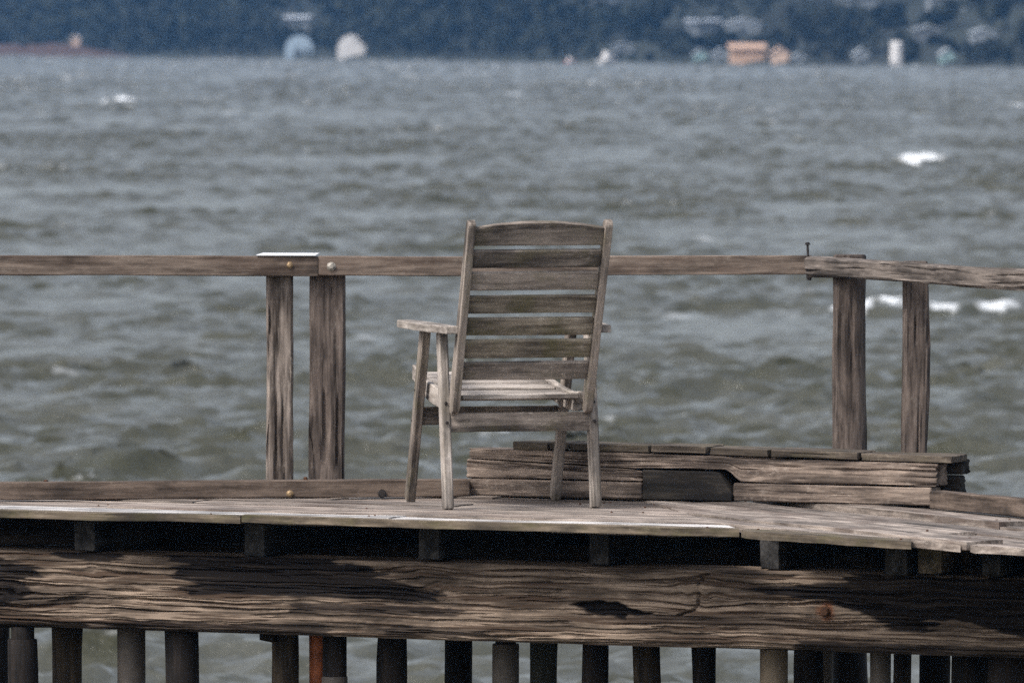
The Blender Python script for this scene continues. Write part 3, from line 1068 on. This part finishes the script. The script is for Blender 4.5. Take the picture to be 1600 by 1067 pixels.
def build_beam():
    L = (be - bs).length
    nu, nv = 800, 140
    depth = .24
    u = np.linspace(0, L, nu)
    w = np.linspace(-BH / 2, BH / 2, nv)
    U, W = np.meshgrid(u, w, indexing='ij')
    # grain flow, bent round knots
    Wf = W + .010 * vn(U * 1.3, W * 5, 1) + .005 * vn(U * 4, W * 14, 2) + .0022 * vn(U * 13, W * 40, 22)
    for kx, ky, kr in ((668, 908, .05), (687, 921, .03), (18, 925, .05), (1092, 925, .06), (150, 893, .03), (1290, 955, .04), (1440, 930, .05)):
        ku, kw = beam_uv(kx, ky)
        q = np.exp(-((U - ku) / (kr * 2.2)) ** 2 - ((W - kw) / kr) ** 2)
        Wf = Wf + (W - kw) * -.55 * q + .006 * q * vn(U * 30, W * 30, 4)
    f1 = Wf * 85
    cr = vn(U * 1.9, f1, 11) + .55 * vn(U * 5.5, f1 * 2.1, 12)
    deep = sstep(.42, 1.0, cr)
    f2 = Wf * 150
    cr2 = sstep(.15, .6, vn(U * 3.4, f2, 13) + .4 * vn(U * 11, f2 * 2, 14))
    long_ = sstep(.72, .9, 1 - np.abs(vn(U * .8, Wf * 24, 15)) * 3.2) * sstep(-.2, .5, vn(U * 1.2, Wf * 9, 16))
    d = .012 * deep + .0075 * cr2 + .016 * long_
    # ragged lower arris
    low = sstep(-BH / 2 + .028, -BH / 2, W)
    d = d + low * (.012 + .012 * vn(U * 9, W * 30, 31))
    # a split step in the middle
    pts = [beam_uv(*p) for p in ((1108, 896), (1096, 899), (1089, 915), (1090, 945), (1080, 955), (1058, 961))]
    ld = line_dist(U + .004 * vn(U * 40, W * 40, 6), W, pts)
    d = d + .02 * np.exp(-(ld / .0035) ** 2)
    ub = beam_uv(1089, 930)[0]
    d = d + .006 * sstep(ub + .01, ub - .01, U) * sstep(ub - .5, ub - .02, U) * sstep(.07, .03, np.abs(W))
    # gouged hollow
    hol = [beam_uv(*p) for p in ((892, 944), (907, 938), (965, 939), (987, 950), (1018, 957), (1009, 963), (980, 962), (976, 969), (954, 963), (922, 959))]
    hd = poly_dist(U + .012 * vn(U * 25, Wf * 60, 7), W + .004 * vn(U * 30, W * 60, 8), hol)
    d = d + .03 * sstep(-.003, .012, hd)
    kn = beam_uv(18, 927)
    d = d + .016 * np.exp(-((U - kn[0]) / .022) ** 2 - ((W - kn[1]) / .022) ** 2)
    # areas of the face coloured near black
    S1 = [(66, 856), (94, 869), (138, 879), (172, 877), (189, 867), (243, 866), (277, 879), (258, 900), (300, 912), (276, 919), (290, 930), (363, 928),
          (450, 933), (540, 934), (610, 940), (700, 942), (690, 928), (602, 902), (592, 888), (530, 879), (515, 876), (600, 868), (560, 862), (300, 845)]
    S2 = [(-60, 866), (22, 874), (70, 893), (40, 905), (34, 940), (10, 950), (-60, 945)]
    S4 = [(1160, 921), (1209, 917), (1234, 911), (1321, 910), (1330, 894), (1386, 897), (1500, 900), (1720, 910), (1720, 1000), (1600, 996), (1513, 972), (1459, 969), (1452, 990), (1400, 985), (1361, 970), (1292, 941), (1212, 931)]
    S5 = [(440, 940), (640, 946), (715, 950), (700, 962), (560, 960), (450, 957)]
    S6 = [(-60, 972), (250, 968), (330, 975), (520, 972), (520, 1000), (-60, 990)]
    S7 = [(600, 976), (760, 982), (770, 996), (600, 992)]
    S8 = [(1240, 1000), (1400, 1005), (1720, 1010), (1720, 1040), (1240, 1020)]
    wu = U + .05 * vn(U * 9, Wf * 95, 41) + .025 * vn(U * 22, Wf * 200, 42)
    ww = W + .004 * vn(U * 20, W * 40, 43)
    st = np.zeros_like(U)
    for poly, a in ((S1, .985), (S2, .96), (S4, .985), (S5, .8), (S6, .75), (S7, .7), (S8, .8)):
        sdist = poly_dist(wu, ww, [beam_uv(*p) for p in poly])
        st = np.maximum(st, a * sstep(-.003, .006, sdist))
    # grain still shows through the black areas
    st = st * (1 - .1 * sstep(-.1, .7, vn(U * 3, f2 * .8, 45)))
    st = np.maximum(st, .75 * sstep(.05, .0, hd * -1) * (hd > -.02) * sstep(-.004, .006, hd) / .75)  # the hollow is coloured black as well
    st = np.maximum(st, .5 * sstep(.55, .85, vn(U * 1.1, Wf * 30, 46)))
    bu = beam_uv(1290, 955)
    rr = np.hypot(U - bu[0], W - bu[1])
    ru = .85 * sstep(.042, .018, rr + .006 * vn(U * 60, W * 60, 50))
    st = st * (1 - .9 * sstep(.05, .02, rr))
    # front face; local x along, local y into the pier (away from the viewer), local z up
    Y = -depth / 2 + d
    # ease the arrises and let the edges wander
    Wz = W + .004 * vn(U * 2.3, 3, 1) * np.abs(W) / (BH / 2)
    edge = sstep(.010, 0, BH / 2 - np.abs(W))
    Y = Y + edge * .008
    V = np.stack([U, Y, Wz], -1).reshape(-1, 3)
    i = np.arange(nu - 1)[:, None] * nv + np.arange(nv - 1)[None, :]
    Fq = np.stack([i, i + nv, i + nv + 1, i + 1], -1).reshape(-1, 4).tolist()
    V = V.tolist()
    c = len(V)
    # back and closing faces
    for k, uu in enumerate((0, L)):
        V += [(uu, depth / 2, -BH / 2), (uu, depth / 2, BH / 2)]
    Fq.append((c, c + 1, c + 3, c + 2))
    top = [k * nv + nv - 1 for k in range(nu)]
    bot = [k * nv for k in range(nu)]
    Fq.append(tuple(top) + (c + 3, c + 1))
    Fq.append(tuple(bot[::-1]) + (c, c + 2))
    Fq.append(tuple(range(nv)) + (c + 1, c))
    Fq.append(tuple(range((nu - 1) * nv, nu * nv))[::-1] + (c + 2, c + 3))
    M, _ = frame(bs, be)
    M = M @ Matrix.Translation((0, depth / 2, 0))
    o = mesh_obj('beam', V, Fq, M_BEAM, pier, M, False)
    o.data.polygons.foreach_set('use_smooth', [True] * len(o.data.polygons))
    o.data.set_sharp_from_angle(angle=math.radians(50))
    late = .92 * sstep(.12, .5, vn(U * 2.6, Wf * 170, 61) + .45 * vn(U * 8, Wf * 330, 62))
    for nm, arr in (('dark_patch', st), ('rust', ru), ('late', late)):
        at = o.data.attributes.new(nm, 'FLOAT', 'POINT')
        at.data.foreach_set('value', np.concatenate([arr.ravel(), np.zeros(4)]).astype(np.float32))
    o['label'] = 'huge split beam with black patches'
    # through bolt
    bp = M @ Vector((bu[0], -depth / 2 + .004, bu[1]))
    nn = M.to_3x3() @ Vector((0, -1, 0))
    k = knob('bolt', bp, nn, .017, .022, M_RUST, o, 8, dome=.75)


build_beam()
# far beam under the other edge, and its fellow under the bend
timber('beam', (-4.4, 31.16, BT - .15), (-.62, 31.8, BT - .15), .2, .3, M_BEAMB, pier, segs=14, wob=.004)
timber('beam', (-.6, 31.8, BT - .15), (1.4, 31.55, BT - .15), .2, .3, M_BEAMB, pier, segs=20, wob=.004)
timber('beam', (1.42, 31.55, BT - .15), (2.45, 29.3, BT - .15), .2, .3, M_BEAMB, pier, segs=14, wob=.004)

for a, b in (((-4.4, 31.1), (-.62, 31.76)), ((-.6, 31.76), (1.4, 31.51)), ((1.42, 31.51), (2.41, 29.28))):
    timber('rim_joist', (*a, -.096), (*b, -.096), .05, .124, M_BEAMB, pier, segs=10, wob=.002)

# ---- joists -------------------------------------------------------------
nbeam = Vector((-bd.y, bd.x, 0))
for i, (pa, pb, pyb) in enumerate(((-429, -396, 845), (-160, -127, 851), (109, 143, 857), (378, 411, 862), (651, 684, 869), (914, 946, 878), (1184, 1217, 888), (1388, 1424, 897), (1432, 1471, 899), (1541, 1570, 912))):
    u0, _ = beam_uv(pa, pyb)
    u1, _ = beam_uv(pb, pyb)
    um = (u0 + u1) / 2
    p = bs + bd * um
    jz = -.030
    zc_ = (jz + BT) / 2 + .001
    st_ = p + nbeam * (.015 + .01 * (i % 3)) if i < 7 else p - nbeam * (-.01 + .05 * (i % 2))
    ln = min(1.75, .75 + .35 * i) if i < 7 else 1.4
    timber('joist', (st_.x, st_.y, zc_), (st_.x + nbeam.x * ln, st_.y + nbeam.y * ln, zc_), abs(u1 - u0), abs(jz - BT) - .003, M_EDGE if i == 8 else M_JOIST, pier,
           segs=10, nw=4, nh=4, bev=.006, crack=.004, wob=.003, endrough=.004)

# ---- piles -----------------------------------------------------------------
def pile(px0, px1, d, mat, label, lean=0.0, top=BT - BH, py_top=None, seg=26, cap=None, bulge=None, name='pile', round_=True, cat='pile'):
    w = (px1 - px0) / (F / d)
    x = xat((px0 + px1) / 2, d)
    zt = zat(py_top, d) if py_top else top
    zb = WZ - .5
    root = None
    if cap:
        root = empty(name, (x, d, zb), label, cat, 0, 'piles under the pier')
    o = timber('shaft' if cap else name, (x - lean * (zt - zb) * .0, d, zb), (x - lean, d, zt), w, w, mat, root, up=(0, -1, 0), segs=seg, nw=16, round_=True,
               crack=.006 if mat in (M_PILE, M_PILEB) else 0, wob=.009 if mat in (M_PILE, M_PILEB, M_PILEG) else .001, bev=.004)
    if cap:
        cw, ctop, cm, cn = cap
        timber(cn, (x, d, zt - .12), (x, d, ctop), cw, cw, cm, root, up=(0, -1, 0), segs=6, nw=14, round_=True, bev=.003)
    else:
        tag(o, label, cat, 'piles under the pier')
    return o


FR, BK = 30.75, 32.3
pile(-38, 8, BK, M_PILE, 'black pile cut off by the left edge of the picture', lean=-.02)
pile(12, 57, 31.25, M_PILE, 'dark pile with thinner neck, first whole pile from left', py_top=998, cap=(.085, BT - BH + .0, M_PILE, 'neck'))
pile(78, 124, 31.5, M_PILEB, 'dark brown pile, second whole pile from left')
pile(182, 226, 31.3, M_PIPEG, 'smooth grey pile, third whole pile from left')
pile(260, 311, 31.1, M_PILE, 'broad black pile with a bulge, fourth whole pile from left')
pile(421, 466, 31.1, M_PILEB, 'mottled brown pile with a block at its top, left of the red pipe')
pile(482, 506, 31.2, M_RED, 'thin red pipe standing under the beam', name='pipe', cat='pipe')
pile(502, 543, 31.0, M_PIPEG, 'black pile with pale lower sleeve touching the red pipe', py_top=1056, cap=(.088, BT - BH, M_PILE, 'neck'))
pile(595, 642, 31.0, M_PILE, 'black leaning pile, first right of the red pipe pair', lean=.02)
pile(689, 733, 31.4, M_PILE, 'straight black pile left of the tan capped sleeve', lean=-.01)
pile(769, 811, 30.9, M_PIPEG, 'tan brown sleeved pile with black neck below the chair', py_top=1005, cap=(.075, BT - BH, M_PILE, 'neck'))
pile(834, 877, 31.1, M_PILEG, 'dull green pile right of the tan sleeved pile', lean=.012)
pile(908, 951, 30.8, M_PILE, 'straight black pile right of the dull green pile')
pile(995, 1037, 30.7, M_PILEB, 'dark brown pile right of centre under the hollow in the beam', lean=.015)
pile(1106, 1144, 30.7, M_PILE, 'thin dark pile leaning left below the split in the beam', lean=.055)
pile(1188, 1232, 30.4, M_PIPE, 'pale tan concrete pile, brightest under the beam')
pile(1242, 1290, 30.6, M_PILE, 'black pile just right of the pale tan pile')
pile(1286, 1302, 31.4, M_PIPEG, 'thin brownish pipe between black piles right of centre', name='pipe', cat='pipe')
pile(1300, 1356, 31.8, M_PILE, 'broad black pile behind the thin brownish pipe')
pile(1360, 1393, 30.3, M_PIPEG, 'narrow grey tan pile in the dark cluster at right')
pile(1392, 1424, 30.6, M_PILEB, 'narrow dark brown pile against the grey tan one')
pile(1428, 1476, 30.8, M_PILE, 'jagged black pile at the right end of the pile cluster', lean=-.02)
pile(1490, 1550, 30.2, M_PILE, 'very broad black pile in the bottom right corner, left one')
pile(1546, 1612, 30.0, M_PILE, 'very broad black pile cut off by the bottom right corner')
pbk = D(418, 996, 31.0)
prism('block', [(-.03, -.02), (.02, -.03), (.03, .02), (-.03, .025)], .05, M_BEAMB, pier, Matrix.Translation((pbk.x, pbk.y + .05, BT - BH - .014)) @ Matrix.Rotation(math.pi / 2, 4, 'X'))

# ------------------------------------------------------------------ kerbs
kl0, kl1 = D(-640, 771, 31.46), D(732, 765, 31.93)
kerb = timber('kerb_timber', (kl0.x, kl0.y + .03, .034), (kl1.x, kl1.y + .03, .034), .06, .066, M_KERB, segs=60, nw=4, nh=8, crack=.002, wob=.002, bev=.004)
tag(kerb, 'long dark kerb timber along the deck edge left of the timber bench', 'kerb')
knob('bolt', D(453, 771, 31.83), (0, -1, 0), .011, .012, M_BRASS, kerb)
knob('bolt', D(597, 771, 31.875), (0, -1, 0), .013, .006, M_DARKIRON, kerb, dome=.9)  # flat dark disc standing for an open hole in the kerb
knob('nail', (xat(70, 31.7), 31.74, .066), (0, 0, 1), .008, .008, M_RUST, kerb)
knob('nail', (xat(477, 31.85), 31.87, .066), (0, 0, 1), .008, .012, M_RUST, kerb)
kr0, kr1 = D(1463, 783, 31.12), D(1700, 800, 30.2)
kerb2 = timber('kerb_timber', (kr0.x, kr0.y + .03, .034), (kr1.x, kr1.y + .03, .034), .06, .066, M_KERB, segs=30, nw=4, nh=8, crack=.003, wob=.002, bev=.004)
tag(kerb2, 'short kerb timber running out of the picture right of the timber bench', 'kerb')

# ------------------------------------------------------------------ railings
RD = 32.2
rl = empty('railing', (xat(480, RD), RD, 0), 'straight handrail plank on two posts behind the chair', 'railing')
zt_, zb_ = zat(400, RD), zat(431, RD)
zm = (zt_ + zb_) / 2
hh = zt_ - zb_
a_, b_ = (xat(-640, RD), RD - .05, zm + .01), (xat(497, RD), RD, zm)
timber('rail', a_, b_, .05, hh, M_RAIL, rl, segs=60, nw=4, nh=9, crack=.0025, wob=.002, bev=.003)
timber('rail', (xat(498, RD), RD, zm - .001), (xat(1269, RD), RD, zm + .003), .05, hh - .002, M_RAIL, rl, segs=70, nw=4, nh=9, crack=.0025, wob=.002, bev=.003)
PD = RD + .08
for x0, x1, pm in ((416, 458, M_POST), (483, 538, M_POSTD)):
    xm = xat((x0 + x1) / 2, PD)
    w = (x1 - x0) / (F / PD)
    timber('post', (xm, PD + .0, -.55), (xm, PD + .0, zt_ - .006), w, .1, pm, rl, up=(0, -1, 0), segs=60, nw=14, nh=10, crack=.014, wob=.003, bev=.008, fine=14)
knob('bolt', (xat(453, RD), RD - .024, zat(414, RD)), (0, -1, 0), .011, .014, M_BRASS, rl)
knob('bolt', (xat(518, RD), RD - .024, zat(416, RD)), (0, -1, 0), .014, .014, M_STEEL, rl)
plx0, plx1 = xat(401, RD), xat(498, RD)
prism('cap_plate', [(plx0, -.045), (plx1 - .01, -.05), (plx1, .075), (plx0 + .02, .09)], .0035, M_WHITE, rl,
      Matrix.Translation((0, RD + .01, zt_ + .005)) @ Matrix.Rotation(.03, 4, 'X'), bev=.001)
# weathered rail of the other arm
rr_ = empty('railing', (xat(1400, 31.7), 31.7, 0), 'rough driftwood handrail on two posts running out at right', 'railing')
s3, e3 = D(1267, 416, 32.12), D(1720, 443, 30.15)
timber('rail', s3, e3, .07, .077, M_RAIL2, rr_, segs=110, nw=8, nh=16, crack=.009, wob=.004, bev=.01, fine=13, endrough=.006)
p1 = (xat(1328, 31.98), 31.98)
timber('post', (p1[0], p1[1], -.5), (p1[0], p1[1], zat(398, 31.98)), .134, .134, M_POSTD, rr_, up=(0, -1, 0), segs=70, nw=44, round_=True, crack=.013, wob=.004, bev=.008, fine=13, taper=.93)
p2 = (xat(1431, 31.62), 31.62)
timber('post', (p2[0], p2[1], -.5), (p2[0] - .002, p2[1], zat(408, 31.62)), .095, .09, M_POSTD, rr_, up=(0, -1, 0), segs=70, nw=12, nh=10, crack=.014, wob=.006, bev=.01, fine=13)
knob('bolt', D(1386, 424, 31.55), (-.3, -1, 0), .009, .016, M_BRASS, rr_)
for z0_, z1_, r_ in ((379, 437, .0035),):
    xx = xat(1264, 32.1)
    timber('long_bolt', (xx, 32.1, zat(437, 32.1)), (xx - .006, 32.1, zat(380, 32.1)), .009, .009, M_DARKIRON, rr_, up=(0, -1, 0), segs=4, nw=8, round_=True, bev=.001)
    knob('bolt_head', (xx - .006, 32.1, zat(381, 32.1)), (0, 0, 1), .008, .006, M_DARKIRON, rr_)
    knob('nut', (xx, 32.09, zat(433, 32.1)), (0, 0, -1), .009, .012, M_DARKIRON, rr_, 6, dome=.9)

# ------------------------------------------------------------------ bench of stacked timbers
bA, bB = v2(G(730, 774.5)), v2(G(1456, 792))
bdir = (bB - bA).normalized()
bn = Vector((-bdir.y, bdir.x))


def bp3(px, back, z):
    """point on the bench front line below photo column px, set back and raised"""
    fx = (px - 800) / F
    # solve (bA + t*bdir).x = fx * y
    t = (fx * bA.y - bA.x) / (bdir.x - fx * bdir.y)
    p = bA + bdir * t + bn * back
    return Vector((p.x, p.y, z))


def bench_timber(px0, px1, z0, z1, label, dep=.1, back=0.0, mat=M_STACK, hf=None, crack=.005, name='bench_timber', cat='timber', **kw):
    a, b = bp3(px0, back + dep / 2, (z0 + z1) / 2), bp3(px1, back + dep / 2, (z0 + z1) / 2)
    o = timber(name, a, b, dep, z1 - z0, mat, None, segs=90, nw=6, nh=16, crack=crack, wob=.0015, bev=.005, hfun=hf, endrough=.006, fine=10, **kw)
    return tag(o, label, cat, 'timbers of the low bench')


bench_timber(729, 1003, .004, .066, 'grey bottom timber at the left end of the bench, behind the chair legs', crack=.003)
zf = lambda s: (-.035 + 0 * s, .038 - .03 * s)
bench_timber(729, 1003, .069, .139, 'cracked pale timber above the bottom one at the bench left end', hf=zf, crack=.009, dep=.11)


def long_h(s):
    lo = np.interp(s, [0, .36, .38, .56, .585, 1], [.143, .118, .12, .121, .076, .074]) - .13
    hi = np.interp(s, [0, .4, 1], [.18, .176, .158]) - .13
    return lo, hi


bench_timber(733, 1463, .08, .18, 'longest weathered timber running the whole length of the bench', hf=long_h, crack=.009, dep=.12)
bench_timber(1146, 1456, .004, .071, 'grey brown bottom timber at the right end of the bench', crack=.004)
# dark chamfered block
bm0, bm1 = bp3(1005, .0, 0), bp3(1145, .0, 0)
Lb = (bm1 - bm0).length
Mb, _ = frame((bm0.x, bm0.y, 0), (bm1.x, bm1.y, 0))
ol = [(0, .004), (Lb - .004, .004), (Lb, .03), (Lb - .05, .107), (Lb - .075, .112), (.0, .113)]
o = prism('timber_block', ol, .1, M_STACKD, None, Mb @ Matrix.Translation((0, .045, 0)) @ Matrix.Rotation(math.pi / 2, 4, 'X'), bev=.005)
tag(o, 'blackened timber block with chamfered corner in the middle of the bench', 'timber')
# timbers of the back row, their ends showing at the right
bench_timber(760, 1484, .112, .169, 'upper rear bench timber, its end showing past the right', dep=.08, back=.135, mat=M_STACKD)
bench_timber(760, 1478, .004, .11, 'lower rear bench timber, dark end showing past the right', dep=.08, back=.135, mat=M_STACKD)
# seat boards lying crosswise on top
segs_ = [(800, 857, .181, 'leftmost seat board on the bench, overhanging its support'), (858, 889, .182, 'narrow seat board on the bench between the chair legs'),
         (890, 1014, .179, 'seat board on the bench just right of the chair leg'), (1016, 1106, .178, 'raised seat board at the middle of the bench'),
         (1108, 1202, .171, 'seat board on the bench above the black block, right side'), (1204, 1343, .165, 'broad mossy seat board on the bench below the round post'),
         (1345, 1489, .16, 'rightmost seat board on the bench with its pale top showing')]
for i, (a, b, z, lab) in enumerate(segs_):
    top_at = lambda q: .001 + float(np.interp((q - 733) / 730, [0, .4, 1], [.18, .176, .158]))
    p0, p1_ = bp3(a + 1, .0, top_at(a)), bp3(b - 1, .0, top_at(b))
    L = (p1_ - p0).length
    f = timber('seat_board', p0 + Vector((bn.x, bn.y, 0)) * .085 + Vector((0, 0, .014)), p1_ + Vector((bn.x, bn.y, 0)) * .085 + Vector((0, 0, .014 + (.003 if i % 2 else 0))), .17 + .012 * (i % 2), .028, M_SEATB, None,
               segs=22, nw=12, nh=4, crack=.003, wob=.002, bev=.003, endrough=.004)
    tag(f, lab, 'board', 'seat boards of the low bench')

# ------------------------------------------------------------------ the chair
CH = Vector((-.0395, 31.46, .001))
RZ = math.radians(14.0)
chair = empty('garden_chair', CH, 'weathered wooden slat-back garden armchair seen from behind on the pier', 'chair', RZ)
LX = .278
kw = dict(local=True)
for sx in (-1, 1):
    timber('leg', (sx * LX, .29, 0), (sx * LX, .045, .642), .034, .048, M_CHAIR if sx < 0 else M_CHAIR, chair, up=(0, 1, .3), segs=16, nw=4, nh=4, crack=.001, wob=.001, bev=.005, **kw)
    timber('leg', (sx * LX, -.315, 0), (sx * LX, -.215, .642), .034, .05, M_CHAIRP, chair, up=(0, 1, .1), segs=16, nw=4, nh=4, crack=.001, wob=.001, bev=.005, **kw)
    # arm with a waisted outline; local x runs to the front
    n = 14
    out = []
    for i in range(n + 1):
        t = i / n
        out.append((-.42 + .70 * t, .042 + .012 * math.sin(t * 2.6 + .3) - .022 * max(0, .3 - t) / .3))
    inn = []
    for i in range(n + 1):
        t = 1 - i / n
        inn.append((-.42 + .70 * t, -.022 - .008 * math.sin(t * math.pi)))
    # rounded front end
    fr = [(.293, .036), (.299, .008), (.293, -.014)]
    ol = out + fr + inn
    ol = [(x, y * (-1 if sx > 0 else 1)) for x, y in ol]
    if sx > 0:
        ol = ol[::-1]
    Mx = Matrix(((0, -1, 0, 0), (1, 0, 0, 0), (0, 0, 1, 0), (0, 0, 0, 1)))
    o = prism('arm', ol, .028, M_CHAIRP, chair, Matrix.Translation((sx * .285, 0, .657)) @ Mx, bev=.005, local=True)
    # bolts on the outside of the legs
    for yy, z in ((-.262, .385), (-.278, .315)):
        knob('bolt', (sx * LX, yy - .022, z), (0, -1, 0), .005, .003, M_DARKIRON, chair, 8, True)
    for yy, z in ((.14, .415), (.195, .3)):
        knob('bolt', (sx * (LX + .015), yy, z), (sx, 0, 0), .005, .003, M_DARKIRON, chair, 8, True)

# back stiles
SB, ST = Vector((0, -.292, .36)), Vector((0, -.585, 1.058))
sdirv = (ST - SB).normalized()
SL = (ST - SB).length
for sx in (-1, 1):
    xb, xt = sx * .251, sx * .256
    p0, p1_ = Vector((xb, SB.y, SB.z)), Vector((xt, ST.y, ST.z))
    M, L = frame(p0, p1_, (1, 0, 0))
    ol = []
    for i in range(9):
        a = math.pi / 2 + math.pi * i / 8
        ol.append((.022 + .034 * math.cos(a), .034 * math.sin(a)))
    ol += [(.12, -.033), (.30, -.028), (L - .05, -.025)]
    for i in range(9):
        a = -math.pi / 2 + math.pi * i / 8
        ol.append((L - .02 + .02 * math.cos(a), .024 * math.sin(a)))
    ol += [(L - .05, .025), (.30, .028), (.12, .033)]
    prism('stile', ol, .028, M_CHAIR, chair, M, bev=.004, local=True)
nb_ = Vector((0, sdirv.z, -sdirv.y))     # towards the sitter
for i, (t, hgt) in enumerate(((.803, .069), (.683, .071), (.559, .069), (.439, .069), (.319, .072), (.199, .07))):
    c = SB + sdirv * (SL * (t * .985 + .012))
    hw = .236 + .004 * t
    bow = nb_ * (-.004 + .001 * i)
    timber('back_slat', (-hw, c.y + bow.y, c.z + bow.z), (hw, c.y + bow.y, c.z + bow.z), .019, hgt, M_CHAIRM if i in (2, 3, 4) else M_CHAIR, chair, up=tuple(sdirv), segs=14, nw=3, nh=6, crack=.0012, wob=.0008, bev=.004, **kw)
# arched top slat
M, L = frame(Vector((-.242, SB.y, SB.z)) + sdirv * (SL * .872), Vector((.242, SB.y, SB.z)) + sdirv * (SL * .872), (0, sdirv.z, -sdirv.y))
ol = [(0, .0), (L / 2, 0), (L, 0)]
for i in range(15):
    t = 1 - i / 14
    ol.append((L * t, .068 + .024 * (1 - (2 * t - 1) ** 2)))
if (M.to_3x3() @ Vector((0, 1, 0))).z < 0:
    ol = [(x, -y) for x, y in ol][::-1]
prism('top_slat', ol, .021, M_CHAIR, chair, M, bev=.004, local=True)

# seat: scooped side rails and cross slats
def seat_z(y):
    return .398 + .066 * max(0.0, (y + .2) / .56) ** 1.7 + .01 * max(0.0, (-.2 - y) / .1)


def rail_h(u):
    y = -.262 + .647 * u
    z = np.vectorize(seat_z)(y)
    return z - .05 + .025 * np.clip((y - .15) / .2, 0, 1), z + .02 + .012 * sstep(.3, .36, y)


for sx in (-1, 1):
    timber('seat_rail', (sx * .235, -.262, 0), (sx * .235, .385, 0), .024, .07, M_CHAIRP, chair, segs=24, nw=3, nh=4, bev=.004, hfun=rail_h, **kw)
ny = 6
for i in range(ny):
    y = -.252 + .585 * i / (ny - 1)
    z = seat_z(y) + .002 * math.sin(i * 2.3)
    sl = (seat_z(y + .02) - seat_z(y - .02)) / .04
    up = Vector((0, -sl, 1)).normalized()
    timber('seat_slat', (-.221, y, z), (.221, y, z), .092, .018, M_CHAIRP, chair, up=tuple(up), segs=8, nw=4, nh=2, crack=.001, wob=.0005, bev=.004, **kw)
# aprons
timber('apron', (-.262, -.276, .314), (.262, -.276, .314), .02, .07, M_CHAIR, chair, segs=12, nw=3, nh=6, crack=.001, wob=.0005, bev=.003, **kw)
timber('apron', (-.262, .185, .318), (.262, .185, .318), .02, .068, M_CHAIR, chair, segs=12, nw=3, nh=6, crack=.001, wob=.0005, bev=.003, **kw)

# ------------------------------------------------------------------ haze over the water
def build_haze():
    x0, x1, y0, y1, z0, z1 = -760, 760, -80, 1420, WZ - 2.5, 45
    V = [(x0, y0, z0), (x1, y0, z0), (x1, y1, z0), (x0, y1, z0), (x0, y0, z1), (x1, y0, z1), (x1, y1, z1), (x0, y1, z1)]
    m = bpy.data.materials.new('haze_air')
    m.use_nodes = True
    nt = m.node_tree
    nt.nodes.clear()
    out = nt.nodes.new('ShaderNodeOutputMaterial')
    v = nt.nodes.new('ShaderNodeVolumePrincipled')
    v.inputs['Color'].default_value = (.2, .48, .95, 1)
    v.inputs['Density'].default_value = .00013
    v.inputs['Anisotropy'].default_value = .0
    nt.links.new(v.outputs[0], out.inputs['Volume'])
    o = mesh_obj('haze', V, [(0, 3, 2, 1), (4, 5, 6, 7), (0, 1, 5, 4), (1, 2, 6, 5), (2, 3, 7, 6), (3, 0, 4, 7)], m)
    o['kind'] = 'stuff'


build_haze()
